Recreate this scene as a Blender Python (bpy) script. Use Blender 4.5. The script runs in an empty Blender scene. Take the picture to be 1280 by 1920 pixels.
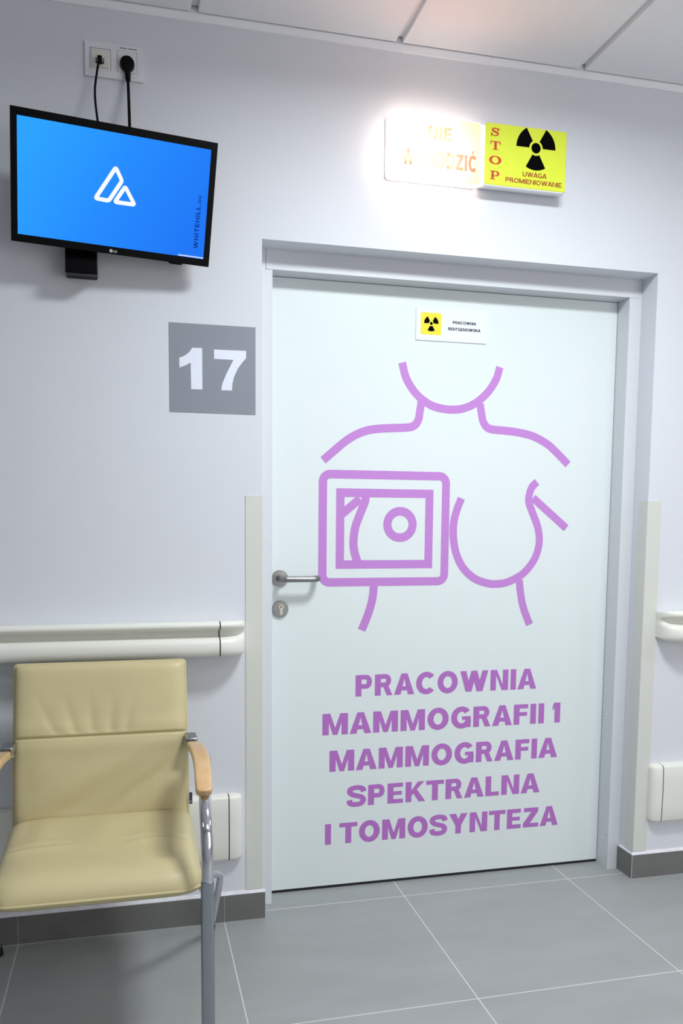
import bpy, bmesh, math, random
from mathutils import Vector, Matrix
random.seed(7)
C = bpy.context.scene.collection
SC = bpy.context.scene

# ------------------------------------------------------------------ camera
cam_d = bpy.data.cameras.new('camera'); cam = bpy.data.objects.new('camera', cam_d); C.objects.link(cam)
YAW, PIT, ROL, FPX = 0.2359, -0.0928, 0.0076, 1542.8
fw = Vector((math.sin(YAW)*math.cos(PIT), math.cos(YAW)*math.cos(PIT), math.sin(PIT)))
rt = Vector((math.cos(YAW), -math.sin(YAW), 0)); up = rt.cross(fw)
rr = rt*math.cos(ROL) + up*math.sin(ROL); uu = -rt*math.sin(ROL) + up*math.cos(ROL)
Mx = Matrix((rr, uu, -fw)).transposed().to_4x4(); Mx.translation = (-0.3824, -2.4493, 1.2461)
cam.matrix_world = Mx
cam_d.sensor_fit = 'VERTICAL'; cam_d.sensor_height = 36.0; cam_d.lens = FPX/1920*36.0
cam_d.shift_x = 24.2/1920; cam_d.shift_y = 155.0/1920; cam_d.clip_start = 0.02
SC.camera = cam

# ------------------------------------------------------------------ world, lamps, exposure
w = bpy.data.worlds.new('world'); SC.world = w; w.use_nodes = True
w.node_tree.nodes['Background'].inputs[0].default_value = (0.02, 0.02, 0.022, 1)
w.node_tree.nodes['Background'].inputs[1].default_value = 1.0
vs = SC.view_settings; vs.view_transform = 'Standard'; vs.look = 'None'; vs.gamma = 1.0; vs.exposure = 0.0; vs.use_curve_mapping = False
def area(name, loc, sx, sy, power, col, spread=180):
    d = bpy.data.lights.new(name, 'AREA'); d.shape = 'RECTANGLE'; d.size = sx; d.size_y = sy; d.energy = power; d.color = col; d.spread = math.radians(spread)
    o = bpy.data.objects.new(name, d); C.objects.link(o); o.location = loc; return o
area('ceiling_panel_light', (0.62, -1.12, 2.625), 0.50, 0.34, 38, (0.91, 0.965, 1.0), 170)
area('corridor_fill_light', (0.4, -2.9, 2.625), 1.2, 0.6, 9, (0.95, 0.975, 1.0), 150)  # unseen overhead fill, added behind the camera
front_fill = area('front_fill_light', (2.0, -3.66, 1.45), 2.4, 1.7, 29, (1.0, 0.965, 0.925))  # unseen area light added as frontal fill for wall and ceiling
front_fill.rotation_euler = (math.radians(90), 0, 0)
area('corridor_fill_light', (3.0, -1.7, 2.625), 0.6, 0.6, 14, (0.95, 0.975, 1.0), 165)  # right-hand fill, added unseen to raise the ambient light
area('corridor_fill_light', (-2.6, -2.2, 2.625), 0.6, 0.6, 4, (0.95, 0.975, 1.0), 165)  # weak left-hand fill, likewise unseen and added
SC.cycles.use_denoising = True
SC.cycles.max_bounces = 10; SC.cycles.diffuse_bounces = 6; SC.cycles.transmission_bounces = 6
SC.cycles.sample_clamp_indirect = 6.0

# ------------------------------------------------------------------ materials
def mat(name, col, rough=0.5, metal=0.0, spec=0.5, noise=None, bump=None, coat=0.0):
    m = bpy.data.materials.new(name); m.use_nodes = True
    nt = m.node_tree; b = nt.nodes['Principled BSDF']
    b.inputs['Base Color'].default_value = (*col, 1); b.inputs['Roughness'].default_value = rough
    b.inputs['Metallic'].default_value = metal; b.inputs['Specular IOR Level'].default_value = spec
    b.inputs['Coat Weight'].default_value = coat
    tc = None
    if noise or bump:
        tc = nt.nodes.new('ShaderNodeTexCoord')
    if noise:
        sc, amt = noise
        n = nt.nodes.new('ShaderNodeTexNoise'); n.inputs['Scale'].default_value = sc; n.inputs['Detail'].default_value = 5
        nt.links.new(tc.outputs['Object'], n.inputs['Vector'])
        r = nt.nodes.new('ShaderNodeValToRGB')
        r.color_ramp.elements[0].position = 0.3; r.color_ramp.elements[1].position = 0.7
        r.color_ramp.elements[0].color = (*[max(0, c*(1-amt)) for c in col], 1)
        r.color_ramp.elements[1].color = (*[min(1, c*(1+amt)) for c in col], 1)
        nt.links.new(n.outputs['Fac'], r.inputs['Fac']); nt.links.new(r.outputs['Color'], b.inputs['Base Color'])
    if bump:
        sc, st = bump
        n = nt.nodes.new('ShaderNodeTexNoise'); n.inputs['Scale'].default_value = sc; n.inputs['Detail'].default_value = 3
        nt.links.new(tc.outputs['Object'], n.inputs['Vector'])
        bp = nt.nodes.new('ShaderNodeBump'); bp.inputs['Strength'].default_value = st; bp.inputs['Distance'].default_value = 0.001
        nt.links.new(n.outputs['Fac'], bp.inputs['Height']); nt.links.new(bp.outputs['Normal'], b.inputs['Normal'])
    return m

def emit_mat(name, col, strength):
    m = bpy.data.materials.new(name); m.use_nodes = True; nt = m.node_tree
    nt.nodes.remove(nt.nodes['Principled BSDF'])
    e = nt.nodes.new('ShaderNodeEmission'); e.inputs[0].default_value = (*col, 1); e.inputs[1].default_value = strength
    nt.links.new(e.outputs[0], nt.nodes['Material Output'].inputs[0]); return m

def translucent_mat(name, tcol, dcol, fac=0.5):
    m = bpy.data.materials.new(name); m.use_nodes = True; nt = m.node_tree
    nt.nodes.remove(nt.nodes['Principled BSDF'])
    t = nt.nodes.new('ShaderNodeBsdfTranslucent'); t.inputs[0].default_value = (*tcol, 1)
    d = nt.nodes.new('ShaderNodeBsdfDiffuse'); d.inputs[0].default_value = (*dcol, 1)
    mx = nt.nodes.new('ShaderNodeMixShader'); mx.inputs[0].default_value = fac
    nt.links.new(d.outputs[0], mx.inputs[1]); nt.links.new(t.outputs[0], mx.inputs[2])
    nt.links.new(mx.outputs[0], nt.nodes['Material Output'].inputs[0]); return m

GX, GY = 0.4823, 0.0426          # tile grid origin (metres)
def tile_floor():
    m = bpy.data.materials.new('floor_tile'); m.use_nodes = True; nt = m.node_tree; N = nt.nodes; L = nt.links
    b = N['Principled BSDF']
    g = N.new('ShaderNodeNewGeometry'); s = N.new('ShaderNodeSeparateXYZ'); L.new(g.outputs['Position'], s.inputs[0])
    def mth(op, a, bb=None):
        n = N.new('ShaderNodeMath'); n.operation = op
        for i, v in enumerate((a, bb)):
            if v is None: continue
            if isinstance(v, (int, float)): n.inputs[i].default_value = v
            else: L.new(v, n.inputs[i])
        return n.outputs[0]
    def dist(o, off):
        t = mth('DIVIDE', mth('SUBTRACT', o, off - 30.0), 0.6)
        f = mth('FRACT', t)
        return mth('MULTIPLY', mth('MINIMUM', f, mth('SUBTRACT', 1.0, f)), 0.6)
    d = mth('MINIMUM', dist(s.outputs['X'], GX), dist(s.outputs['Y'], GY))
    gm = N.new('ShaderNodeMapRange'); gm.inputs['From Min'].default_value = 0.0013; gm.inputs['From Max'].default_value = 0.0021
    gm.inputs['To Min'].default_value = 1; gm.inputs['To Max'].default_value = 0
    L.new(d, gm.inputs['Value'])
    n1 = N.new('ShaderNodeTexNoise'); n1.inputs['Scale'].default_value = 3.0; n1.inputs['Detail'].default_value = 6; n1.inputs['Roughness'].default_value = 0.6
    mp = N.new('ShaderNodeMapping'); mp.inputs['Scale'].default_value = (0.8, 2.2, 1); L.new(g.outputs['Position'], mp.inputs[0]); L.new(mp.outputs[0], n1.inputs['Vector'])
    r = N.new('ShaderNodeValToRGB'); r.color_ramp.elements[0].position = 0.3; r.color_ramp.elements[1].position = 0.7
    r.color_ramp.elements[0].color = (0.300, 0.315, 0.310, 1); r.color_ramp.elements[1].color = (0.345, 0.360, 0.357, 1)
    L.new(n1.outputs['Fac'], r.inputs['Fac'])
    mx = N.new('ShaderNodeMix'); mx.data_type = 'RGBA'; L.new(gm.outputs[0], mx.inputs[0]); L.new(r.outputs[0], mx.inputs[6])
    mx.inputs[7].default_value = (0.62, 0.62, 0.60, 1)
    L.new(mx.outputs[2], b.inputs['Base Color'])
    b.inputs['Roughness'].default_value = 0.42; b.inputs['Specular IOR Level'].default_value = 0.4
    return m

MT = dict(
    wall=mat('wall_paint', (0.70, 0.72, 0.765), 0.6, spec=0.25, noise=(0.8, 0.015), bump=(220, 0.12)),
    reveal=mat('reveal_paint', (0.62, 0.63, 0.69), 0.6, spec=0.25),
    ceil=mat('ceiling_panel', (0.90, 0.90, 0.93), 0.8, spec=0.2, bump=(300, 0.1)),
    gap=mat('ceiling_gap', (0.03, 0.03, 0.035), 0.8),
    tee=mat('ceiling_tee', (0.72, 0.72, 0.75), 0.5),
    trim=mat('ceiling_edge_trim', (0.90, 0.91, 0.94), 0.5),
    tile=tile_floor(),
    skirt=mat('shaded_skirting_tile', (0.155, 0.157, 0.148), 0.45, spec=0.4, noise=(9, 0.10)),  # floor tile's colour darkened for the grazing light on its upright face
    grout=mat('grout', (0.74, 0.74, 0.78), 0.8, noise=(60, 0.08)),
    skirtgrout=mat('skirting_grout', (0.36, 0.37, 0.38), 0.8),
    leaf=mat('door_laminate', (0.735, 0.80, 0.80), 0.38, spec=0.4),
    frame=mat('frame_paint', (0.66, 0.68, 0.71), 0.4, spec=0.4),
    dark=mat('dark_gap', (0.012, 0.012, 0.014), 0.7),
    icon=mat('lilac_vinyl', (0.535, 0.235, 0.635), 0.45, spec=0.3),
    letter=mat('purple_vinyl', (0.45, 0.165, 0.53), 0.45, spec=0.3),
    steel=mat('brushed_steel', (0.31, 0.31, 0.305), 0.33, metal=1.0, bump=(400, 0.05)),
    brass=mat('lock_cylinder', (0.62, 0.60, 0.50), 0.35, metal=1.0),
    plastic=mat('ivory_plastic', (0.78, 0.785, 0.715), 0.38, spec=0.45, bump=(500, 0.04)),
    guard=mat('guard_plastic', (0.66, 0.67, 0.62), 0.5, spec=0.35, bump=(600, 0.06)),
    white=mat('white_plastic', (0.78, 0.78, 0.82), 0.35),
    ivory=mat('module_plastic', (0.74, 0.73, 0.64), 0.4),
    black=mat('black_plastic', (0.0025, 0.0025, 0.003), 0.35, spec=0.10),
    cable=mat('cable_rubber', (0.003, 0.003, 0.0035), 0.6, spec=0.1),
    greyvinyl=mat('grey_vinyl', (0.265, 0.285, 0.325), 0.55, spec=0.3, noise=(6, 0.02)),
    whitevinyl=mat('white_vinyl', (0.80, 0.84, 0.94), 0.5, spec=0.3),
    yellow=mat('fluorescent_yellow', (0.74, 0.85, 0.055), 0.3, spec=0.4),
    signyellow=mat('sign_yellow', (0.90, 0.74, 0.02), 0.4),
    red=mat('red_print', (0.62, 0.030, 0.012), 0.4),
    brown=mat('red_brown_print', (0.36, 0.055, 0.012), 0.4),
    ink=mat('black_ink', (0.0015, 0.0015, 0.002), 0.7, spec=0.03),
    plate=mat('sign_plate', (0.80, 0.84, 0.92), 0.3),
    leather=mat('beige_leatherette', (0.56, 0.485, 0.268), 0.42, spec=0.4, noise=(5, 0.03), bump=(260, 0.25)),
    underside=mat('seat_underside', (0.12, 0.10, 0.03), 0.7),
    chrome=mat('chrome', (0.72, 0.73, 0.76), 0.07, metal=1.0),
    shadedchrome=mat('shaded_chrome', (0.40, 0.43, 0.47), 0.25, metal=1.0),  # chrome darkened for the grey reflections on the front legs; clamps share it
    rubber=mat('rubber_foot', (0.01, 0.01, 0.01), 0.7),
    wood=None, tag=mat('tag_cloth', (0.03, 0.05, 0.08), 0.6), tagp=mat('tag_print', (0.45, 0.5, 0.55), 0.6),
    back=mat('opposite_wall_paint', (0.62, 0.62, 0.66), 0.7),
    ledlogo=mat('silver_print', (0.55, 0.55, 0.57), 0.4),
)
def wood_mat():
    m = mat('beech_wood', (0.62, 0.40, 0.19), 0.28, spec=0.5, coat=0.3)
    nt = m.node_tree; b = nt.nodes['Principled BSDF']
    tc = nt.nodes.new('ShaderNodeTexCoord'); mp = nt.nodes.new('ShaderNodeMapping'); mp.inputs['Scale'].default_value = (60, 5, 60)
    n = nt.nodes.new('ShaderNodeTexNoise'); n.inputs['Scale'].default_value = 2.0; n.inputs['Detail'].default_value = 5
    r = nt.nodes.new('ShaderNodeValToRGB'); r.color_ramp.elements[0].position = 0.3; r.color_ramp.elements[1].position = 0.75
    r.color_ramp.elements[0].color = (0.60, 0.375, 0.17, 1); r.color_ramp.elements[1].color = (0.68, 0.45, 0.225, 1)
    nt.links.new(tc.outputs['Object'], mp.inputs[0]); nt.links.new(mp.outputs[0], n.inputs['Vector'])
    nt.links.new(n.outputs['Fac'], r.inputs['Fac']); nt.links.new(r.outputs[0], b.inputs['Base Color']); return m
MT['wood'] = wood_mat()

# ------------------------------------------------------------------ builders
def world_of(o):
    v = Vector((0, 0, 0))
    while o is not None: v = v + o.location; o = o.parent
    return v
def obj(name, bm, m, parent=None, smooth=False, bevel=0.0, origin=None, label=None):
    """link a bmesh given in world metres as ONE mesh object; its origin goes to the parent's (or to origin)"""
    bmesh.ops.recalc_face_normals(bm, faces=bm.faces)
    o0 = Vector(origin) if origin else Vector((0, 0, 0))
    if parent is not None: o0 = world_of(parent)
    bmesh.ops.translate(bm, verts=bm.verts, vec=-o0)
    me = bpy.data.meshes.new(name); bm.to_mesh(me); bm.free()
    if m is not None: me.materials.append(m)
    if smooth:
        for p in me.polygons: p.use_smooth = True
    o = bpy.data.objects.new(name, me); C.objects.link(o)
    if parent is not None: o.parent = parent
    else: o.location = o0
    if bevel:
        b = o.modifiers.new('bevel', 'BEVEL'); b.width = bevel; b.segments = 3; b.limit_method = 'ANGLE'; b.angle_limit = math.radians(40)
        for p in me.polygons: p.use_smooth = True
        try: me.set_sharp_from_angle(angle=math.radians(50))
        except Exception: pass
    if label: o['label'] = label
    return o
def thing(name, label, cat, loc, group=None):
    o = bpy.data.objects.new(name, None); C.objects.link(o); o.location = loc; o.empty_display_size = 0.05
    o['label'] = label; o['category'] = cat
    if group: o['group'] = group
    return o
def tag(o, label, cat, group=None):
    o['label'] = label; o['category'] = cat
    if group: o['group'] = group
    return o
def struct(o):
    o['kind'] = 'structure'; return o

def box(bm, x0, x1, y0, y1, z0, z1):
    v = [bm.verts.new(p) for p in ((x0,y0,z0),(x1,y0,z0),(x1,y1,z0),(x0,y1,z0),(x0,y0,z1),(x1,y0,z1),(x1,y1,z1),(x0,y1,z1))]
    for f in ((0,3,2,1),(4,5,6,7),(0,1,5,4),(1,2,6,5),(2,3,7,6),(3,0,4,7)): bm.faces.new([v[i] for i in f])
    return v
def boxm(*a):
    bm = bmesh.new(); box(bm, *a); return bm
def prism(bm, pts, y0, y1):
    """polygon in the x-z plane, given depth"""
    a = [bm.verts.new((x, y0, z)) for x, z in pts]; b = [bm.verts.new((x, y1, z)) for x, z in pts]
    n = len(pts); bm.faces.new(a); bm.faces.new(b[::-1])
    for i in range(n): bm.faces.new((a[i], b[i], b[(i+1) % n], a[(i+1) % n]))
def smooth_path(pts, n=8):
    """Catmull-Rom through points of any dimension"""
    P = [Vector(p) for p in pts]; out = []
    for i in range(len(P)-1):
        p0 = P[i-1] if i else P[0]*2 - P[1]; p1, p2 = P[i], P[i+1]; p3 = P[i+2] if i+2 < len(P) else P[-1]*2 - P[-2]
        for k in range(n):
            t = k/n; out.append(0.5*((2*p1) + (p2-p0)*t + (2*p0-5*p1+4*p2-p3)*t*t + (3*p1-p0-3*p2+p3)*t**3))
    out.append(P[-1]); return out
def ribbon(pts, wd, closed=False):
    """quads along a 2-D polyline with mitred joints"""
    P = [Vector(p) for p in pts]; n = len(P); Lf = []; Rt = []
    for i in range(n):
        a = P[(i-1) % n] if (closed or i > 0) else None; b = P[(i+1) % n] if (closed or i < n-1) else None
        d1 = (P[i]-a).normalized() if a is not None else None; d2 = (b-P[i]).normalized() if b is not None else None
        if d1 is None: d1 = d2
        if d2 is None: d2 = d1
        n1 = Vector((-d1.y, d1.x)); n2 = Vector((-d2.y, d2.x)); m = n1 + n2
        if m.length < 1e-6: m = n1
        m.normalize(); k = 1/max(0.35, m.dot(n1)); wi = wd[i] if isinstance(wd, (list, tuple)) else wd
        Lf.append(P[i] + m*k*wi/2); Rt.append(P[i] - m*k*wi/2)
    q = []
    for i in range(n if closed else n-1):
        j = (i+1) % n; q.append([tuple(Lf[i]), tuple(Lf[j]), tuple(Rt[j]), tuple(Rt[i])])
    return q
def ribbon_prism(bm, pts, wd, y0, y1, closed=False):
    """one watertight solid strip along a polyline in x-z"""
    qs = ribbon(pts, wd, closed); n = len(qs)
    ring = [(q[0], q[3]) for q in qs]
    if not closed: ring.append((qs[-1][1], qs[-1][2]))
    V = [[bm.verts.new((p[0], y, p[1])) for p, y in ((l, y0), (l, y1), (r, y1), (r, y0))] for l, r in ring]
    m = len(V)
    for i in range(m if closed else m-1):
        a, b = V[i], V[(i+1) % m]
        for k in range(4): bm.faces.new((a[k], b[k], b[(k+1) % 4], a[(k+1) % 4]))
    if not closed:
        bm.faces.new(V[0]); bm.faces.new(V[-1][::-1])
def tube(bm, path, r, n=12, ry=None, caps=True, refup=Vector((0, 0, 1))):
    """sweep an ellipse (r sideways, ry in the other axis) along a 3-D path"""
    P = [Vector(p) for p in path]; rings = []; ry = ry or r; side = None
    for i, p in enumerate(P):
        t = (P[min(i+1, len(P)-1)] - P[max(i-1, 0)]).normalized()
        if side is None:
            side = t.cross(refup)
            if side.length < 1e-3: side = t.cross(Vector((0, 1, 0)))
        else: side = side - t*side.dot(t)
        side.normalize(); o = side.cross(t)
        rr_ = r[i] if isinstance(r, list) else r; r2 = ry[i] if isinstance(ry, list) else ry
        rings.append([bm.verts.new(p + side*rr_*math.cos(a) + o*r2*math.sin(a)) for a in [2*math.pi*k/n for k in range(n)]])
    for a, b in zip(rings, rings[1:]):
        for k in range(n): bm.faces.new((a[k], a[(k+1) % n], b[(k+1) % n], b[k]))
    if caps: bm.faces.new(rings[0][::-1]); bm.faces.new(rings[-1])
def disc_y(bm, cx, cz, prof, n=40):
    """lathe round an axis along y: prof = [(radius, y)...]"""
    rings = []
    for r, y in prof:
        if r < 1e-6: rings.append([bm.verts.new((cx, y, cz))])
        else: rings.append([bm.verts.new((cx + r*math.cos(2*math.pi*k/n), y, cz + r*math.sin(2*math.pi*k/n))) for k in range(n)])
    for a, b in zip(rings, rings[1:]):
        for k in range(n):
            k2 = (k+1) % n
            if len(a) == 1 and len(b) == 1: continue
            if len(a) == 1: bm.faces.new((a[0], b[k2], b[k]))
            elif len(b) == 1: bm.faces.new((a[k], a[k2], b[0]))
            else: bm.faces.new((a[k], a[k2], b[k2], b[k]))
def sweep_x(bm, prof, xs, scale=None):
    """closed (y,z) profile swept along x; scale(i) -> (depth factor, z shrink about mid)"""
    rings = []
    zm = sum(z for y, z in prof)/len(prof)
    for i, x in enumerate(xs):
        s, q = scale(i) if scale else (1, 1)
        rings.append([bm.verts.new((x, y*s, zm + (z-zm)*q)) for y, z in prof])
    n = len(prof)
    for a, b in zip(rings, rings[1:]):
        for k in range(n): bm.faces.new((a[k], a[(k+1) % n], b[(k+1) % n], b[k]))
    bm.faces.new(rings[0]); bm.faces.new(rings[-1][::-1])

# ------------------------------------------------------------------ lettering (cap height 1, stroke s upright, t level)
def arc(cx, cy, rx, ry, a0, a1, n=14):
    return [(cx + rx*math.cos(math.radians(a0 + (a1-a0)*i/n)), cy + ry*math.sin(math.radians(a0 + (a1-a0)*i/n))) for i in range(n+1)]
def rect(x0, x1, z0, z1): return [(x0, z0), (x1, z0), (x1, z1), (x0, z1)]
def glyph(ch, s, t):
    """returns (pieces, advance); a piece is ('p', polygon) or ('r', polyline, width, closed)"""
    p = lambda *q: ('p', list(q[0]) if len(q) == 1 else list(q))
    if ch == ' ': return [], 0.17
    if ch == 'I': return [p(rect(0, s, 0, 1))], s
    if ch == '.': return [p(rect(0, s, 0, s))], s
    if ch == 'L': return [p(rect(0, s, 0, 1)), p(rect(s, .60, 0, t))], .60
    if ch == 'F': return [p(rect(0, s, 0, 1)), p(rect(s, .62, 1-t, 1)), p(rect(s, .58, .53-t/2, .53+t/2-.02))], .62
    if ch == 'E': return [p(rect(0, s, 0, 1)), p(rect(s, .64, 1-t, 1)), p(rect(s, .60, .51-t/2, .51+t/2-.02)), p(rect(s, .65, 0, t))], .65
    if ch == 'T': return [p(rect(0, .76, 1-t, 1)), p(rect(.38-s/2, .38+s/2, 0, 1-t))], .76
    if ch == 'H': return [p(rect(0, s, 0, 1)), p(rect(.78-s, .78, 0, 1)), p(rect(s, .78-s, .5-t/2, .5+t/2))], .78
    if ch == 'A':
        W = .86; a = s*1.10; h = .13
        return [p((0, 0), (a, 0), (W/2, .76), (W/2, 1), (W/2-h, 1)), p((W, 0), (W/2+h, 1), (W/2, 1), (W/2, .76), (W-a, 0)), p((.20, .20), (W-.20, .20), (W-.25, .20+t*.92), (.25, .20+t*.92))], W
    if ch == 'M':
        W = 1.0; k = s*1.22
        return [p(rect(0, s, 0, 1)), p(rect(W-s, W, 0, 1)), p((s*.5, 1), (k, 1), (W/2, .33), (W/2, 0), (W/2-.09, 0), (s*.9, .68)), p((W-s*.5, 1), (W-s*.9, .68), (W/2+.09, 0), (W/2, 0), (W/2, .33), (W-k, 1))], W
    if ch == 'N':
        W = .80; k = s*1.14
        return [p(rect(0, s, 0, 1)), p(rect(W-s, W, 0, 1)), p((s*.6, 1), (k, 1), (W-s*.6, 0), (W-k, 0))], W
    if ch == 'W':
        W = 1.24; a = s*1.05
        def d(x0, x1): return p((x0, 1), (x0+a, 1), (x1+a*.98, 0), (x1, 0))
        def u(x0, x1): return p((x0, 0), (x0+a, 0), (x1+a, 1), (x1, 1))
        q = (W-a)/4
        return [d(0, q), u(q, 2*q), d(2*q, 3*q), u(3*q, 4*q)], W
    if ch == 'K': return [p(rect(0, s, 0, 1)), p((s, .30), (s, .58), (.52, 1), (.80, 1), (.42, .56)), p((.30, .48), (.46, .64), (.84, 0), (.56, 0))], .80
    if ch == 'Y': return [p((0, 1), (s*1.2, 1), (.41+s/2, .40), (.41-s/2, .40)), p((.82, 1), (.41+s/2, .40), (.41-s/2, .40), (.82-s*1.2, 1)), p(rect(.41-s/2, .41+s/2, 0, .44))], .82
    if ch == 'Z': return [p(rect(.03, .70, 1-t, 1)), p(rect(0, .72, 0, t)), p((0, t), (s*1.25, t), (.70, 1-t), (.70-s*1.25, 1-t))], .72
    if ch == '1': return [p(rect(.34-s, .34, 0, 1)), p((0, .80), (0, .61), (.36-s, .76), (.36-s, 1), (.30-s, 1))], .36
    if ch in 'OCGU' or ch == 'Ć':
        rx, rz = (.44 - s/2), (.515 - t/2)
        if ch == 'O': return [('r', arc(.44, .5, rx, rz, 0, 360, 44)[:-1], s, True)], .88
        if ch in 'CĆ':
            q = [('r', arc(.44, .5, rx, rz, 42, 318, 34), s, False)]
            if ch == 'Ć': q.append(p((.42, 1.08), (.58, 1.30), (.40, 1.30), (.30, 1.08)))
            return q, .82
        if ch == 'G': return [('r', arc(.44, .5, rx, rz, 40, 340, 36), s, False), p(rect(.46, .83, .38, .38+t*.85)), p(rect(.83-s*.82, .83, .02, .40))], .83
        if ch == 'U': return [('r', [(s/2, 1)] + [(x, z) for x, z in arc(.40, .36, .40-s/2, .375-t/2, 180, 360, 24)] + [(.80-s/2, 1)], s, False)], .80
    if ch in 'PRD':
        if ch == 'D':
            return [p(rect(0, s, 0, 1)), ('r', [(s*.5, 1-t/2), (.36, 1-t/2)] + arc(.38, .5, .42-s/2, .5-t/2, 85, -85, 20) + [(.36, t/2), (s*.5, t/2)], t, False)], .80
        lo = .36 if ch == 'P' else .40; hz = (1-lo)/2 - t/2; cz = lo + (1-lo)/2
        q = [p(rect(0, s, 0, 1)), ('r', [(s*.5, 1-t/2), (.42, 1-t/2)] + arc(.44, cz, .26-s/2, hz, 85, -85, 16) + [(.42, cz-hz), (s*.5, cz-hz)], t*1.05, False)]
        if ch == 'R': q.append(p((.34, lo+.06), (.55, lo+.10), (.74, 0), (.50, 0)))
        return q, (.70 if ch == 'P' else .74)
    if ch == 'S':
        c = smooth_path([(.665, .70), (.60, .86), (.37, .915), (.14, .85), (.10, .70), (.22, .57), (.40, .505), (.58, .43), (.645, .28), (.56, .13), (.35, .085), (.13, .14), (.075, .31)], 6)
        return [('r', [tuple(v) for v in c], s*.92, False)], .74
    return [], .5
def text_bm(txt, x0, x1, z0, z1, y0, y1, s=.20, t=.18, gap=.075, mapf=None):
    """set a line of capitals into the rectangle x0..x1, z0..z1; y0 front, y1 back"""
    items = []; x = 0
    for ch in txt:
        g, a = glyph(ch, s, t); k = .035 if ch in 'AT' and x > 0 else 0      # A and T tuck in
        items.append((g, x-k)); x += a + gap - (k*1.9)
    W = x - gap; bm = bmesh.new(); kx = (x1-x0)/W; kz = z1-z0; yf = y0
    for g, gx in items:
        for li, it in enumerate(g):
            y0 = yf - .00006*li      # strokes that cross lie a hair apart
            if it[0] == 'p': prism(bm, [(x0 + (gx+a)*kx, z0 + b*kz) for a, b in it[1]], y0, y1)
            else:
                b2 = bmesh.new(); ribbon_prism(b2, [(gx+a, b) for a, b in it[1]], it[2], y0, y1, it[3])
                me = bpy.data.meshes.new('tmp')
                for v in b2.verts: v.co.x = x0 + v.co.x*kx; v.co.z = z0 + v.co.z*kz
                b2.to_mesh(me); b2.free(); bm.from_mesh(me); bpy.data.meshes.remove(me)
    if mapf:
        for v in bm.verts: v.co = mapf(v.co)
    return bm
def sector_bm(cx, cz, R0, R1, spans, y0, y1, hub):
    bm = bmesh.new()
    for a0, a1 in spans:
        prism(bm, arc(cx, cz, R1, R1, a0, a1, 14) + arc(cx, cz, R0, R0, a1, a0, 8), y0, y1)
    prism(bm, arc(cx, cz, hub, hub, 0, 360, 28)[:-1], y0, y1)
    return bm

# ================================================================== SETTING
W, H, D1, D2, E = 1.3053, 2.0509, 0.0848, 0.1531, 0.0449
HZ = 1.9925                       # underside of the door frame head
XL, XR, YB, ZC = -4.2, 5.0, -3.7, 2.64

bm = bmesh.new(); box(bm, XL, XR, YB, 0.24, -0.10, 0.0); struct(obj('floor', bm, MT['tile']))
bm = bmesh.new()
box(bm, XL, 0, 0, 0.24, 0, 2.80); box(bm, W, XR, 0, 0.24, 0, 2.80); box(bm, 0, W, 0, 0.24, H, 2.80)
struct(obj('wall_back', bm, MT['wall']))
struct(obj('wall_front', boxm(XL, XR, YB-0.15, YB, 0, 2.80), MT['back']))
struct(obj('wall_left', boxm(XL-0.15, XL, YB, 0.24, 0, 2.80), MT['back']))
struct(obj('wall_right', boxm(XR, XR+0.15, YB, 0.24, 0, 2.80), MT['back']))

# ceiling: metal panels 0.6 m wide lying on recessed tees
XS = [-0.19 + 0.595*k for k in range(-8, 10)]
bm = bmesh.new()
for a, b in zip(XS, XS[1:]):
    if b < XL or a > XR: continue
    g = 0.0105
    for y1, y0 in ((-0.0065, -1.40), (-1.412, -2.60), (-2.612, YB)):
        box(bm, max(a+g, XL), min(b-g, XR), y0, y1, ZC, ZC+0.018)
ce = struct(obj('ceiling', bm, MT['ceil'], origin=(0, 0, ZC), bevel=0.002))
bm = bmesh.new()
for x in XS:
    if XL < x < XR: box(bm, x-0.0102, x+0.0102, YB, -0.012, ZC+0.014, ZC+0.018)
obj('tee_rail', bm, MT['tee'], ce)
obj('ceiling_void', boxm(XL, XR, YB, -0.0, ZC+0.05, ZC+0.06), MT['gap'], ce)
bm = bmesh.new()
box(bm, XL, XR, -0.005, 0.0, 2.6165, 2.6375); box(bm, XL, XR, -0.002, 0.0, 2.6375, ZC+0.04)
struct(obj('trim_1', bm, MT['trim']))

# baseboards of grey tile
BH, BT = 0.0856, 0.0087
JX = [GX - 1.2 + 0.6*k for k in range(-6, 9)]
def baseboard(name, x0, x1):
    bm = bmesh.new(); cuts = [x0] + [x for x in JX if x0+0.01 < x < x1-0.01] + [x1]
    for i, (a, b) in enumerate(zip(cuts, cuts[1:])):
        box(bm, a + (0.001 if i else 0), b - (0.001 if i < len(cuts)-2 else 0), -BT, 0.0, 0.0025, BH)
    return bm
bl = struct(obj('baseboard_left', baseboard('l', XL, BT), MT['skirt']))
g = bmesh.new()
# caulk bead above the tile, sloping back to the wall
for x0, x1, b in ((XL, BT, bl),):
    prof = [(0, BH), (-BT+0.0005, BH), (-BT+0.0005, BH+0.0015), (-0.0022, BH+0.009), (0, BH+0.009)]
    sweep_x(g, prof, [x0, x1])
obj('grout_bead', g, MT['grout'], bl)
g = bmesh.new()
for x in JX:
    if XL < x < 0: box(g, x-0.0014, x+0.0014, -BT+0.0006, 0, 0.001, BH)
box(g, XL, BT, -BT-0.0016, 0, 0.0, 0.0022)
obj('grout_joint', g, MT['skirtgrout'], bl)
bm = baseboard('r', W-BT, XR); box(bm, W-BT, W, 0.0005, D1-0.004, 0.0025, BH)
br = struct(obj('baseboard_right', bm, MT['skirt']))
g = bmesh.new()
sweep_x(g, [(0, BH), (-BT+0.0005, BH), (-BT+0.0005, BH+0.0015), (-0.0022, BH+0.009), (0, BH+0.009)], [W-BT+0.0005, XR])
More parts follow.
